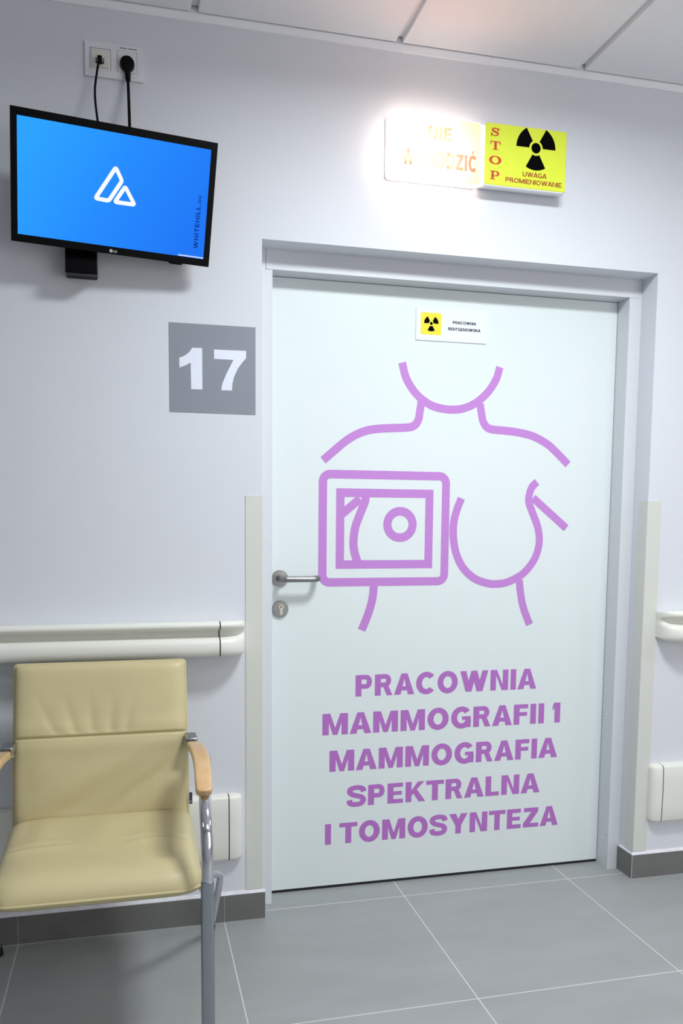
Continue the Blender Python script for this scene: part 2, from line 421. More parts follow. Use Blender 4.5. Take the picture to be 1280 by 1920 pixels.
box(g, W-BT+0.0005, W, 0, D1-0.004, BH, BH+0.004)
obj('grout_bead', g, MT['grout'], br)
g = bmesh.new()
for x in JX:
    if x > W: box(g, x-0.0014, x+0.0014, -BT+0.0006, 0, 0.001, BH)
box(g, W-BT-0.0012, W-BT+0.0012, -BT-0.0012, -BT+0.0022, 0.001, BH)
box(g, W-BT-0.0016, XR, -BT-0.0016, 0, 0.0, 0.0022); box(g, W-BT-0.0016, W, 0, D1, 0.0, 0.0022)
obj('grout_joint', g, MT['skirtgrout'], br)

# door frame
bm = bmesh.new()
DB = D2 + 0.042
xs = 0.0255                                       # mitre seam of the head on the left jamb
box(bm, 0, xs-0.0012, D1, DB, 0, H); box(bm, xs-0.0012, E, D1, DB, 0, HZ-0.0012)
box(bm, W-E, W, D1, DB, 0, HZ-0.0008)
box(bm, xs, W, D1, DB, HZ, H)
fr = struct(obj('trim_2', bm, MT['frame']))
fr['label'] = 'pale grey steel frame round the white door'
obj('frame_backing', boxm(xs-0.0015, xs+0.0005, D1+0.0015, DB, HZ, H), MT['dark'], fr)
for y, z in ((0.126, 0.9943), (0.126, 0.5549), (0.126, 0.1014)):
    bm = bmesh.new(); n = 16
    ring = [[bm.verts.new((W-E-h, y + r*math.cos(2*math.pi*k/n), z + r*math.sin(2*math.pi*k/n))) for k in range(n)] for r, h in ((.0042, 0), (.0042, .0008), (.003, .0014))]
    for a, b in zip(ring, ring[1:]):
        for k in range(n): bm.faces.new((a[k], a[(k+1) % n], b[(k+1) % n], b[k]))
    bm.faces.new(ring[-1])
    obj('plug', bm, MT['white'], fr)

# door leaf
dl = struct(obj('door_1', boxm(E+0.0015, W-E-0.0018, D2, D2+0.040, 0.0105, HZ-0.0015), MT['leaf'], bevel=0.0006))
dl['label'] = 'wide white door with purple lettering and a purple line drawing'
obj('gap_shade', boxm(E+0.003, W-E-0.003, D2+0.003, D2+0.036, 0.0006, 0.0106), MT['dark'], dl)  # dark strip standing in for the shade in the gap under the leaf
VF, VB = D2-0.0005, D2+0.0002
def vinyl(bm): return bm
ICON = {
 'chin': [(0.4826,1.7513),(0.4995,1.6986),(0.5349,1.6515),(0.58,1.6209),(0.6211,1.6096),(0.6598,1.6073),(0.6994,1.6126),(0.7448,1.6334),(0.7857,1.6696),(0.814,1.7129),(0.8264,1.7533)],
 'shl': [(0.5514,1.6296),(0.5464,1.5955),(0.5428,1.5727),(0.531,1.5534),(0.5086,1.5444),(0.4525,1.5403),(0.4049,1.5365),(0.3655,1.5293),(0.3265,1.5132),(0.2878,1.4875),(0.2218,1.4309)],
 'shr': [(0.7582,1.6301),(0.765,1.5958),(0.7707,1.5729),(0.7847,1.5541),(0.806,1.5471),(0.8486,1.5446),(0.8959,1.5406),(0.9525,1.5298),(1.0057,1.5062),(1.0418,1.4795),(1.0905,1.4369)],
 'wave': [(0.3649,1.3189),(0.3628,1.3),(0.3489,1.2657),(0.332,1.2201),(0.3254,1.1744),(0.329,1.1363),(0.3405,1.1018)],
 'bar': [(0.3461,1.3096),(0.2868,1.2606)],
 'breast': [(0.6991,1.3157),(0.6825,1.2726),(0.6735,1.2296),(0.6737,1.1826),(0.6859,1.1276),(0.7124,1.0801),(0.7515,1.0464),(0.7947,1.03),(0.8276,1.0256),(0.8726,1.0307),(0.9243,1.0544),(0.9584,1.0865),(0.9818,1.1267),(0.9907,1.1751),(0.982,1.2233),(0.9611,1.2712),(0.9468,1.3069),(0.9485,1.3348),(0.9582,1.3587),(0.9751,1.3749)],
 'arm': [(0.9621,1.3206),(1.0916,1.2174)],
 'ribl': [(0.3966,1.0260),(0.3923,0.9817),(0.3785,0.9314),(0.3566,0.8774)],
 'ribr': [(0.9195,1.0383),(0.9263,0.9896),(0.9385,0.9407),(0.9634,0.8822)],
}
IW = 0.0277
bm = bmesh.new()
for li, k in enumerate(('chin', 'shl', 'shr', 'breast', 'arm', 'ribr')):
    p = smooth_path(ICON[k], 7) if len(ICON[k]) > 2 else [Vector(q) for q in ICON[k]]
    ribbon_prism(bm, [tuple(q) for q in p], 0.0265, VF - .00006*li, VB)
obj('figure_outline', bm, MT['icon'], dl, label='lilac line drawing of neck, shoulders and chest')
bm = bmesh.new()
for li, k in enumerate(('wave', 'bar', 'ribl')):
    p = smooth_path(ICON[k], 7) if len(ICON[k]) > 2 else [Vector(q) for q in ICON[k]]
    ribbon_prism(bm, [tuple(q) for q in p], IW, VF - .00006*(li+1), VB)
# rounded outer frame
x0, x1, z0, z1, r = 0.2215, 0.6435, 1.0372, 1.3875, 0.0245
rp = arc(x1-r, z1-r, r, r, 90, 0, 8) + arc(x1-r, z0+r, r, r, 0, -90, 8) + arc(x0+r, z0+r, r, r, -90, -180, 8) + arc(x0+r, z1-r, r, r, 180, 90, 8)
ribbon_prism(bm, rp, IW, VF, VB, closed=True)
# square inner frame
a0, a1, b0, b1 = 0.2800, 0.5857, 1.0953, 1.3287
for q in ((a0-IW/2, a1+IW/2, b1-IW/2, b1+IW/2), (a0-IW/2, a1+IW/2, b0-IW/2, b0+IW/2), (a0-IW/2, a0+IW/2, b0+IW/2, b1-IW/2), (a1-IW/2, a1+IW/2, b0+IW/2, b1-IW/2)):
    prism(bm, rect(*q), VF, VB)
ribbon_prism(bm, arc(0.4843, 1.2268, 0.0438, 0.0436, 0, 360, 48)[:-1], IW+0.0006, VF, VB, closed=True)
obj('imaging_plate', bm, MT['icon'], dl, label='lilac drawing of a square plate with a ring inside')
for txt, x0, x1, z0, z1 in (('PRACOWNIA', .3375, .9935, .6545, .7265), ('MAMMOGRAFII 1', .2255, 1.0945, .5285, .6005), ('MAMMOGRAFIA', .2505, 1.0835, .4030, .4745), ('SPEKTRALNA', .3135, 1.0190, .2785, .3490), ('I TOMOSYNTEZA', .2370, 1.0955, .1525, .2235)):
    obj('lettering', text_bm(txt, x0, x1, z0, z1, VF, VB, s=.25, t=.205, gap=.105), MT['letter'], dl, label='purple line of capitals reading ' + txt)

# handle and lock
HX, HZ_, LZ = 0.0812, 1.0525, 0.9530
bm = bmesh.new(); disc_y(bm, HX, HZ_, [(.0262, D2), (.0262, D2-.0065), (.0245, D2-.0088), (.012, D2-.0092), (0, D2-.0092)])
hr = obj('handle_rosette', bm, MT['steel'], dl, smooth=False, bevel=0.0)
hr.data.polygons.foreach_set('use_smooth', [True]*len(hr.data.polygons)); hr.data.set_sharp_from_angle(angle=math.radians(30))
path = [(HX, D2-.008), (HX, D2-.040)] + [(HX+.014-.014*math.cos(a), D2-.040-.014*math.sin(a)) for a in [math.pi/2*k/6 for k in range(1, 7)]]
path += [(.180, D2-.054)] + [(.180+.018*math.sin(a), D2-.036-.018*math.cos(a)) for a in [math.pi/2*k/6 for k in range(1, 7)]] + [(.198, D2-.014)]
bm = bmesh.new(); tube(bm, [(x, y, HZ_) for x, y in path], .0096, 18)
obj('door_handle', bm, MT['steel'], dl, smooth=True).data.set_sharp_from_angle(angle=math.radians(50))
bm = bmesh.new(); disc_y(bm, HX+.001, LZ, [(.0268, D2), (.0268, D2-.006), (.0252, D2-.0082), (0, D2-.0084)])
lk = obj('lock_rosette', bm, MT['steel'], dl); lk.data.polygons.foreach_set('use_smooth', [True]*len(lk.data.polygons)); lk.data.set_sharp_from_angle(angle=math.radians(30))
bm = bmesh.new(); cx = HX+.0035
prism(bm, arc(cx, LZ+.0075, .0082, .0082, -50, 230, 24) + [(cx-.0050, LZ-.004), (cx-.0050, LZ-.0145)] + arc(cx, LZ-.0145, .005, .005, 180, 360, 8) + [(cx+.0050, LZ-.004)], D2-.0102, D2-.007)
cy = obj('lock_cylinder', bm, MT['brass'], lk)
bm = bmesh.new(); prism(bm, arc(cx, LZ+.0085, .0022, .0022, 0, 360, 12)[:-1], D2-.0106, D2-.0100); prism(bm, rect(cx-.0008, cx+.0008, LZ+.0035, LZ+.0075), D2-.0106, D2-.0100)
obj('keyhole', bm, MT['ink'], lk)

# ================================================================== THINGS ON THE WALL
# corner guards: thin L profiles
def guard(name, x0, sgn, label):
    T = 0.0022; L = 0.050; z0, z1 = 0.0965, 1.3110
    bm = bmesh.new()
    # L section, outer corner at (x0 + sgn*T into the opening, -T)
    o = -sgn
    pts = [(x0 + o*-L, 0.0), (x0 + o*-L, -T), (x0 + o*(T-.0015), -T), (x0 + o*T, -T+.0015), (x0 + o*T, L), (x0, L), (x0, 0.0)]
    a = [bm.verts.new((x, y, z0)) for x, y in pts]; b = [bm.verts.new((x, y, z1)) for x, y in pts]; n = len(pts)
    bm.faces.new(a); bm.faces.new(b[::-1])
    for i in range(n): bm.faces.new((a[i], a[(i+1) % n], b[(i+1) % n], b[i]))
    return tag(obj(name, bm, MT['guard'], origin=(x0, 0, z0)), label, 'corner guard', 'corner guards of the doorway')
guard('corner_guard', 0.0, -1, 'tall ivory corner guard strip left of the door, beside the lever handle')
guard('corner_guard', W, 1, 'tall ivory corner guard strip on the wall corner right of the door')

# handrails
RP = [(0.0, .9300), (-.030, .9395), (-.060, .9450), (-.078, .9445), (-.0865, .9400), (-.0885, .9340), (-.0865, .9275), (-.079, .9225), (-.068, .9200),
      (-.053, .9160), (-.0490, .9080), (-.0530, .9005), (-.070, .8975), (-.0805, .8920), (-.0855, .8800), (-.0860, .8650), (-.0835, .8520), (-.0760, .8440), (-.060, .8405), (-.030, .8420), (0.0, .8450)]
def rail_cap(x0, x1, prof, pz=0.80, n=14):
    """closing cap: the profile turns back to the wall along a quarter round"""
    bm = bmesh.new(); xs = []; sc = []
    for i in range(n+1):
        a = math.pi/2*i/n; xs.append(x0 + (x1-x0)*math.sin(a)); k = math.cos(a)
        sc.append((max(0.03, k**0.55), 1 - (1-pz)*(1-k)**2))
    sweep_x(bm, prof, xs, lambda i: sc[i]); return bm
def gap_ring(prof, x, t=0.0018):
    bm = bmesh.new(); sweep_x(bm, [(y*0.985, .893+(z-.893)*.985) for y, z in prof], [x-t, x+t]); return bm
h = thing('handrail', 'ivory plastic wall handrail running behind the beige armchair, left of the door', 'handrail', (-1.2, 0, 0.893), 'wall handrails')
bm = bmesh.new(); sweep_x(bm, RP, [-2.6, -0.1368]); r_ = obj('rail', bm, MT['plastic'], h, smooth=True); r_.data.set_sharp_from_angle(angle=math.radians(60))
c_ = obj('end_cap', rail_cap(-0.1332, -0.0555, RP), MT['plastic'], h, smooth=True); c_.data.set_sharp_from_angle(angle=math.radians(60))
obj('cap_joint', gap_ring(RP, -0.1350), MT['dark'], h)
h = thing('handrail', 'short visible end of an ivory handrail at the right edge, right of the door', 'handrail', (2.4, 0, 0.893), 'wall handrails')
bm = bmesh.new(); sweep_x(bm, RP, [1.4816, 4.0]); r_ = obj('rail', bm, MT['plastic'], h, smooth=True); r_.data.set_sharp_from_angle(angle=math.radians(60))
c_ = obj('end_cap', rail_cap(1.4340, 1.3540, RP), MT['plastic'], h, smooth=True); c_.data.set_sharp_from_angle(angle=math.radians(60))
bm = bmesh.new(); sweep_x(bm, RP, [1.4340, 1.4780]); c2 = obj('end_cap_sleeve', bm, MT['plastic'], h, smooth=True); c2.data.set_sharp_from_angle(angle=math.radians(60))

# low wall bumpers
BP = [(0, .2020), (-.020, .2025), (-.027, .2060), (-.030, .2140), (-.0315, .2600), (-.0320, .3050), (-.0315, .3500), (-.030, .3960), (-.027, .4030), (-.020, .4062), (0, .4068)]
def bump_cap(x0, x1, n=14):
    bm = bmesh.new(); xs = []; sc = []
    for i in range(n+1):
        a = math.pi/2*i/n; xs.append(x0 + (x1-x0)*math.sin(a)); k = math.cos(a)
        sc.append((max(0.05, k**0.6), 1 - 0.16*(1-k)**1.5))
    sweep_x(bm, BP, xs, lambda i: sc[i]); return bm
h = thing('wall_bumper', 'broad ivory bumper board low on the wall behind the armchair', 'wall bumper', (-1.2, 0, 0.304), 'low wall bumpers')
bm = bmesh.new(); sweep_x(bm, BP, [-2.6, -0.1066]); obj('board', bm, MT['plastic'], h, smooth=True).data.set_sharp_from_angle(angle=math.radians(50))
obj('end_cap', bump_cap(-0.1034, -0.0620), MT['plastic'], h, smooth=True).data.set_sharp_from_angle(angle=math.radians(70))
bm = bmesh.new(); sweep_x(bm, [(y*.97, .304+(z-.304)*.99) for y, z in BP], [-.1066, -.1034]); obj('cap_joint', bm, MT['dark'], h)
h = thing('wall_bumper', 'ivory bumper board end low on the wall right of the door', 'wall bumper', (2.4, 0, 0.304), 'low wall bumpers')
bm = bmesh.new(); sweep_x(bm, BP, [1.3916, 4.0]); obj('board', bm, MT['plastic'], h, smooth=True).data.set_sharp_from_angle(angle=math.radians(50))
obj('end_cap', bump_cap(1.3884, 1.3500), MT['plastic'], h, smooth=True).data.set_sharp_from_angle(angle=math.radians(70))
bm = bmesh.new(); sweep_x(bm, [(y*.97, .304+(z-.304)*.99) for y, z in BP], [1.3884, 1.3916]); obj('cap_joint', bm, MT['dark'], h)

# number plate 17
n17 = thing('number_sign', 'square grey room number sign reading 17 in white, on the wall left of the door', 'number sign', (-0.1438, 0, 1.5475))
obj('sign_panel', boxm(-0.2682, -0.0195, -0.0012, 0, 1.5475, 1.7990), MT['greyvinyl'], n17)
for q in ([(-.2026,1.7311),(-.1745,1.7317),(-.1744,1.6141),(-.2066,1.6139),(-.2075,1.6893),(-.2208,1.6811),(-.2393,1.6734),(-.24,1.701),(-.2253,1.7072),(-.2122,1.7172)],
          [(-.1406,1.7293),(-.0473,1.7305),(-.0473,1.7093),(-.0583,1.6968),(-.0718,1.6783),(-.0829,1.6539),(-.0875,1.6346),(-.0886,1.6149),(-.1202,1.6146),(-.1169,1.6333),(-.1059,1.66),(-.0937,1.6843),(-.0846,1.7026),(-.1402,1.7029)]):
    bm = bmesh.new(); prism(bm, q, -0.0016, -0.0008); obj('digit', bm, MT['whitevinyl'], n17)

# sign on the door
ds = thing('door_sign', 'small white plate with yellow radiation symbol reading PRACOWNIA RENTGENOWSKA, high on the door', 'sign', (0.6507, D2, 1.8255))
SF = D2 - 0.0035
obj('sign_panel', boxm(0.5272, 0.7742, SF, D2, 1.8255, 1.9288), MT['plate'], ds, bevel=0.0005)
bm = bmesh.new(); rr_ = .003
prism(bm, arc(.6137-rr_, 1.9140-rr_, rr_, rr_, 90, 0, 5) + arc(.6137-rr_, 1.8443+rr_, rr_, rr_, 0, -90, 5) + arc(.5430+rr_, 1.8443+rr_, rr_, rr_, -90, -180, 5) + arc(.5430+rr_, 1.9140-rr_, rr_, rr_, 180, 90, 5), SF-.0004, SF+.0005)
ye = obj('yellow_square', bm, MT['signyellow'], ds)
obj('radiation_symbol', sector_bm(.5793, 1.8800, .0085, .0250, ((0, 60), (120, 180), (240, 300)), SF-.0008, SF-.0002, .0050), MT['ink'], ye)
obj('lettering', text_bm('PRACOWNIA', .6543, .7358, 1.8832, 1.8922, SF-.0004, SF+.0004, s=.2, t=.17, gap=.09), MT['ink'], ds)
obj('lettering', text_bm('RENTGENOWSKA', .6386, .7513, 1.8620, 1.8712, SF-.0004, SF+.0004, s=.2, t=.17, gap=.09), MT['ink'], ds)

# ------------------------------------------------------------------ warning light boxes
LD = 0.055
def rrect(x0, x1, z0, z1, r, n=6):
    return arc(x1-r, z1-r, r, r, 90, 0, n) + arc(x1-r, z0+r, r, r, 0, -90, n) + arc(x0+r, z0+r, r, r, -90, -180, n) + arc(x0+r, z1-r, r, r, 180, 90, n)
def shell(bm, rings):
    R = [[bm.verts.new((x, y, z)) for x, z in pts] for pts, y in rings]; n = len(R[0])
    for a, b in zip(R, R[1:]):
        for k in range(n): bm.faces.new((a[k], a[(k+1) % n], b[(k+1) % n], b[k]))
    return R
# unlit yellow box
x0, x1, z0, z1 = .6590, .9345, 2.2410, 2.4275
l2 = thing('warning_light', 'yellow STOP radiation warning light box with black trefoil, right of the lit one', 'warning light', (.797, 0, z0), 'light boxes above the door')
bm = bmesh.new(); R = shell(bm, [(rrect(x0+.003, x1-.003, z0+.015, z1-.004, .006), 0), (rrect(x0, x1, z0+.012, z1, .008), -.006), (rrect(x0, x1, z0+.003, z1, .008), -.036), (rrect(x0+.002, x1-.002, z0+.001, z1-.001, .009), -.049), (rrect(x0+.006, x1-.006, z0+.004, z1-.004, .010), -LD+.0006)])
bm.faces.new(R[-1]); bm.faces.new(R[0][::-1])
obj('casing', bm, MT['white'], l2, smooth=True).data.set_sharp_from_angle(angle=math.radians(35))
bm = bmesh.new(); R = shell(bm, [(rrect(.6635, .9305, 2.2480, 2.4248, .007), -LD+.003), (rrect(.6635, .9305, 2.2480, 2.4248, .007), -LD), (rrect(.6660, .9280, 2.2505, 2.4223, .006), -LD-.0012)])
bm.faces.new(R[-1])
yl = obj('yellow_face', bm, MT['yellow'], l2)
TF, TB = -LD-.0019, -LD-.0008
obj('radiation_symbol', sector_bm(.8287, 2.3672, .0222, .0645, ((0, 60), (120, 180), (240, 300)), TF, TB, .0152), MT['ink'], yl)
obj('lettering', text_bm('UWAGA', .7869, .8660, 2.2818, 2.2954, TF, TB, s=.17, t=.15, gap=.09), MT['brown'], yl)
obj('lettering', text_bm('PROMIENIOWANIE', .7312, .9180, 2.2606, 2.2741, TF, TB, s=.17, t=.15, gap=.09), MT['brown'], yl)
# STOP in an upright serif face, one letter under the other
bm = bmesh.new()
def place(cx, z0, wd, ht, pieces):
    for it in pieces:
        if it[0] == 'p': prism(bm, [(cx + (a-.5)*wd, z0 + b*ht) for a, b in it[1]], TF, TB)
        else:
            b2 = bmesh.new(); ribbon_prism(b2, it[1], it[2], TF, TB, it[3])
            for v in b2.verts: v.co.x = cx + (v.co.x-.5)*wd; v.co.z = z0 + v.co.z*ht
            me = bpy.data.meshes.new('tmp'); b2.to_mesh(me); b2.free(); bm.from_mesh(me); bpy.data.meshes.remove(me)
sp = [tuple(v) for v in smooth_path([(.84, .68), (.76, .86), (.50, .95), (.24, .88), (.19, .73), (.32, .59), (.52, .51), (.74, .41), (.80, .26), (.70, .11), (.46, .05), (.20, .13), (.11, .34)], 6)]
sw = [.10 + .13*math.exp(-((i/(len(sp)-1)-.5)/.24)**2) for i in range(len(sp))]
place(.6945, 2.3880, .029, .0232, [('r', sp, sw, False), ('p', [(.80, .66), (.92, .66), (.90, 1.0), (.82, 1.0)]), ('p', [(.04, .0), (.12, .0), (.16, .36), (.04, .36)])])
place(.6958, 2.3488, .036, .0242, [('p', rect(.06, .94, .90, 1)), ('p', rect(.40, .62, .07, .90)), ('p', rect(.26, .76, 0, .07)), ('p', [(.03, .64), (.09, .64), (.16, .90), (.06, .90)]), ('p', [(.97, .64), (.91, .64), (.84, .90), (.94, .90)])])
oc = arc(.5, .5, .40, .445, 0, 360, 40)[:-1]; ow = [.09 + .15*abs(math.cos(2*math.pi*i/40)) for i in range(40)]
place(.6965, 2.3072, .038, .0240, [('r', oc, ow, True)])
pb = [(.30, .955)] + arc(.56, .70, .28, .255, 90, -90, 16) + [(.30, .445)]; pw = [.09] + [.09 + .13*math.cos(math.radians(90-180*i/16)) for i in range(17)] + [.09]
place(.6958, 2.2632, .034, .0245, [('p', rect(.18, .42, .07, .93)), ('p', rect(.04, .56, 0, .07)), ('p', rect(.04, .42, .93, 1)), ('r', pb, pw, False)])
obj('lettering', bm, MT['red'], yl, label='red serif letters STOP set one under another')

# lit box
x0, x1, z0, z1 = .3690, .6555, 2.2395, 2.4240
l1 = thing('warning_light', 'brightly lit white light box reading NIE WCHODZIC, glaring above the door', 'warning light', (.512, 0, z0), 'light boxes above the door')
l1['label'] = 'brightly lit light box above the door reading NIE WCHODZI\u0106, glaring white'
lens = translucent_mat('lit_lens', (1.0, .50, .34), (.45, .30, .22), .60)
side = translucent_mat('lit_casing', (.95, .90, .86), (.50, .47, .45), .72)
lett = translucent_mat('lens_print', (.50, .40, .34), (.36, .28, .22), .62)
bm = bmesh.new(); R = shell(bm, [(rrect(x0, x1, z0+.012, z1, .010), -.004), (rrect(x0, x1, z0+.003, z1, .010), -.036), (rrect(x0+.002, x1-.002, z0+.001, z1-.001, .011), -.049), (rrect(x0+.006, x1-.006, z0+.004, z1-.004, .012), -LD+.0006)])
obj('casing', bm, side, l1, smooth=True)
bm = bmesh.new(); prism(bm, rrect(x0-.001, x1+.0005, z0+.011, z1+.001, .010), -.004, 0); obj('back_plate', bm, MT['white'], l1)
def sheet(bm):
    """keep only the front skin: ink printed on the lens"""
    bmesh.ops.delete(bm, geom=[v for v in bm.verts if v.co.y > -LD+.005], context='VERTS'); return bm
bm = bmesh.new(); bm.faces.new([bm.verts.new((x, -LD+.0006, z)) for x, z in rrect(x0+.006, x1-.006, z0+.004, z1-.004, .012)])
ln = obj('lens', bm, lens, l1)
obj('lettering', sheet(text_bm('NIE', .4815, .5575, 2.3588, 2.3945, -LD+.0002, -LD+.01, s=.25, t=.2, gap=.14)), lett, ln)
obj('lettering', sheet(text_bm('WCHODZI\u0106', .4020, .6385, 2.2785, 2.3245, -LD+.0002, -LD+.01, s=.24, t=.2, gap=.12)), lett, ln)
def bulb(x, z, power):
    d = bpy.data.lights.new('sign_bulb', 'POINT'); d.energy = power; d.shadow_soft_size = 0.010; d.color = (1.0, .93, .86)
    o = bpy.data.objects.new('sign_bulb', d); C.objects.link(o); o.location = Vector((x, -.026, z)) - l1.location; o.parent = l1
bulb(.425, 2.325, 5.6); bulb(.480, 2.305, 6.4)

# ------------------------------------------------------------------ socket, plugs and cables
so = thing('wall_socket', 'white double wall socket frame above the screen with two black plugs in it', 'socket', (-.4075, 0, 2.4365))
bm = bmesh.new()
for q in ((-.4845, -.3307, 2.5105, 2.5255), (-.4845, -.3307, 2.4365, 2.4555), (-.4845, -.4720, 2.4555, 2.5105), (-.4168, -.4000, 2.4555, 2.5105), (-.3468, -.3307, 2.4555, 2.5105)):
    box(bm, q[0], q[1], -.0085, 0, q[2], q[3])
obj('socket_frame', bm, MT['white'], so)
obj('data_insert', boxm(-.4712, -.4176, -.0070, 0, 2.4563, 2.5097), MT['white'], so, bevel=.0008)
dm = obj('data_module', boxm(-.4668, -.4222, -.0115, -.006, 2.4600, 2.5058), MT['ivory'], so, bevel=.001)
obj('port', boxm(-.4560, -.4345, -.0118, -.010, 2.4695, 2.4840), MT['ink'], dm)
obj('port_shutter', boxm(-.4535, -.4370, -.0150, -.0116, 2.4725, 2.4815), MT['white'], dm)
obj('power_insert', boxm(-.3992, -.3476, -.0095, 0, 2.4563, 2.5097), MT['white'], so, bevel=.001)
bm = bmesh.new(); x = -.3925
for i, wd in enumerate((.0035, .003, .002, .003, .002, .0025, 0, .004, .003, .0035, .002, .004, .003)):
    if wd: box(bm, x, x+wd, -.0088, -.0080, 2.5172, 2.5190)
    x += wd + .0006 if wd else .003
obj('printed_mark', bm, MT['ink'], so)

dc = thing('data_cable', 'thin black data cable hanging from the left port down behind the screen', 'cable', (-.4455, -.02, 2.31), 'cables above the screen')
bm = bmesh.new(); box(bm, -.4515, -.4390, -.034, -.0135, 2.4660, 2.4800); obj('plug', bm, MT['cable'], dc, bevel=.002)
bm = bmesh.new(); tube(bm, smooth_path([(-.4450, -.032, 2.4720), (-.4470, -.040, 2.4620), (-.4525, -.038, 2.4350), (-.4580, -.035, 2.4000), (-.4590, -.040, 2.3750), (-.4570, -.055, 2.3400), (-.4520, -.080, 2.2900), (-.4470, -.100, 2.2300), (-.4450, -.105, 2.1700)], 8), .0031, 10); obj('cord', bm, MT['cable'], dc, smooth=True)
pc = thing('power_cable', 'black power cable with a round plug, right of the thin data cable', 'cable', (-.3720, -.02, 2.31), 'cables above the screen')
bm = bmesh.new(); disc_y(bm, -.3735, 2.4745, [(.0190, -.0090), (.0195, -.0120), (.0193, -.0210), (.0178, -.0255), (.010, -.0275), (0, -.0278)], 32); pg = obj('plug', bm, MT['black'], pc, smooth=True); pg.data.set_sharp_from_angle(angle=math.radians(45))
bm = bmesh.new(); tube(bm, [(-.3730, -.019, 2.468), (-.3724, -.0205, 2.453), (-.3718, -.022, 2.4285)], [.0092, .0082, .0064], 16); obj('strain_relief', bm, MT['black'], pg, smooth=True)
bm = bmesh.new(); tube(bm, smooth_path([(-.3718, -.022, 2.4330), (-.3713, -.025, 2.4080), (-.3706, -.036, 2.3700), (-.3700, -.055, 2.3200), (-.3695, -.080, 2.2700), (-.3695, -.100, 2.2200), (-.3700, -.110, 2.1700)], 8), .0041, 10); obj('cord', bm, MT['cable'], pc, smooth=True)

# ------------------------------------------------------------------ monitor (built flat, then tilted as a whole)
TVL = Vector((-.4077, -.1521, 2.0880))
tv = thing('monitor', 'black wall monitor showing a blue screen with a white double triangle logo', 'monitor', TVL)
def tbm(*boxes):
    bm = bmesh.new()
    for b in boxes: box(bm, *[v + o for v, o in zip(b, (TVL.x, TVL.x, TVL.y, TVL.y, TVL.z, TVL.z))])
    return bm
WW, HH = .2555, .1530
SX, SZ0, SZ1 = .2395, -.1345, .1347
obj('bezel', tbm((-WW, -SX, -.0, .016, -HH, HH), (SX, WW, -.0, .016, -HH, HH), (-SX, SX, 0, .016, SZ1, HH), (-SX, SX, 0, .016, -HH, SZ0)), MT['black'], tv)
hb = bmesh.new(); R = shell(hb, [(rrect(TVL.x-WW, TVL.x+WW, TVL.z-HH, TVL.z+HH, .003), TVL.y+.012), (rrect(TVL.x-WW, TVL.x+WW, TVL.z-HH, TVL.z+HH, .003), TVL.y+.020), (rrect(TVL.x-WW+.03, TVL.x+WW-.03, TVL.z-HH+.03, TVL.z+HH-.04, .02), TVL.y+.040)]); hb.faces.new(R[-1]); hb.faces.new(R[0][::-1])
obj('back_shell', hb, MT['black'], tv)
scm = bpy.data.materials.new('lit_screen'); scm.use_nodes = True; nt = scm.node_tree; nt.nodes.remove(nt.nodes['Principled BSDF'])
tc = nt.nodes.new('ShaderNodeTexCoord'); sx_ = nt.nodes.new('ShaderNodeSeparateXYZ'); nt.links.new(tc.outputs['Object'], sx_.inputs[0])
gm = nt.nodes.new('ShaderNodeMath'); gm.operation = 'MULTIPLY_ADD'; gm.inputs[1].default_value = -.55; nt.links.new(sx_.outputs['Z'], gm.inputs[0]); nt.links.new(sx_.outputs['X'], gm.inputs[2])
mr = nt.nodes.new('ShaderNodeMapRange'); mr.inputs['From Min'].default_value = -.26; mr.inputs['From Max'].default_value = .26; nt.links.new(gm.outputs[0], mr.inputs[0])
# picture on the screen: cyan-blue wallpaper deepening to the right
cr = nt.nodes.new('ShaderNodeValToRGB'); el = cr.color_ramp.elements
el[0].position = 0; el[0].color = (.028, .37, 1.0, 1); el[1].position = 1; el[1].color = (.016, .185, .93, 1)
e2 = el.new(.5); e2.color = (.020, .26, 1.0, 1)
nt.links.new(mr.outputs[0], cr.inputs[0])
em = nt.nodes.new('ShaderNodeEmission'); em.inputs[1].default_value = 1.0; nt.links.new(cr.outputs[0], em.inputs[0]); nt.links.new(em.outputs[0], nt.nodes['Material Output'].inputs[0])
sc_ = obj('screen', tbm((-SX, SX, .0012, .006, SZ0, SZ1)), scm, tv)
bm = bmesh.new()
def round_loop(pts, r):
    P = [Vector(p) for p in pts]; out = []; n = len(P)
    for i in range(n):
        a, b, c = P[i-1], P[i], P[(i+1) % n]; u = (a-b).normalized(); v = (c-b).normalized()
        p0 = b + u*r; p1 = b + v*r
        for k in range(6):
            t = k/5; out.append(tuple(p0*(1-t)**2 + b*2*t*(1-t) + p1*t*t))
    return out
for pts in ([(-.0015, .0555), (.0152, .0268), (-.0165, -.0246), (-.0500, -.0234)], [(.0238, .0145), (.0490, -.0245), (-.0010, -.0252)]):
    ribbon_prism(bm, [(x + TVL.x, z + TVL.z) for x, z in round_loop(pts, .0055)], .0098, TVL.y+.0006, TVL.y+.0016, closed=True)
obj('screen_logo', bm, emit_mat('logo_white', (.95, .98, 1.0), 1.0), sc_)
navy = emit_mat('screen_text_navy', (.006, .055, .36), 1.0)
def rot90(ox, oz):          # text built along x is turned to read upwards
    return lambda c: Vector((TVL.x + ox - (c.z - TVL.z), c.y, TVL.z + oz + (c.x - TVL.x)))
b1 = text_bm('WHITEHILL.', TVL.x, TVL.x + .112, TVL.z, TVL.z + .0118, TVL.y+.0006, TVL.y+.0016, s=.22, t=.22, gap=.16, mapf=rot90(.2222, -.110))
obj('screen_text', b1, navy, sc_)
b1 = text_bm('EU', TVL.x, TVL.x + .017, TVL.z, TVL.z + .0074, TVL.y+.0006, TVL.y+.0016, s=.24, t=.22, gap=.2, mapf=rot90(.2222, .0050))
obj('screen_text', b1, navy, sc_)
bm = bmesh.new(); x = .1708
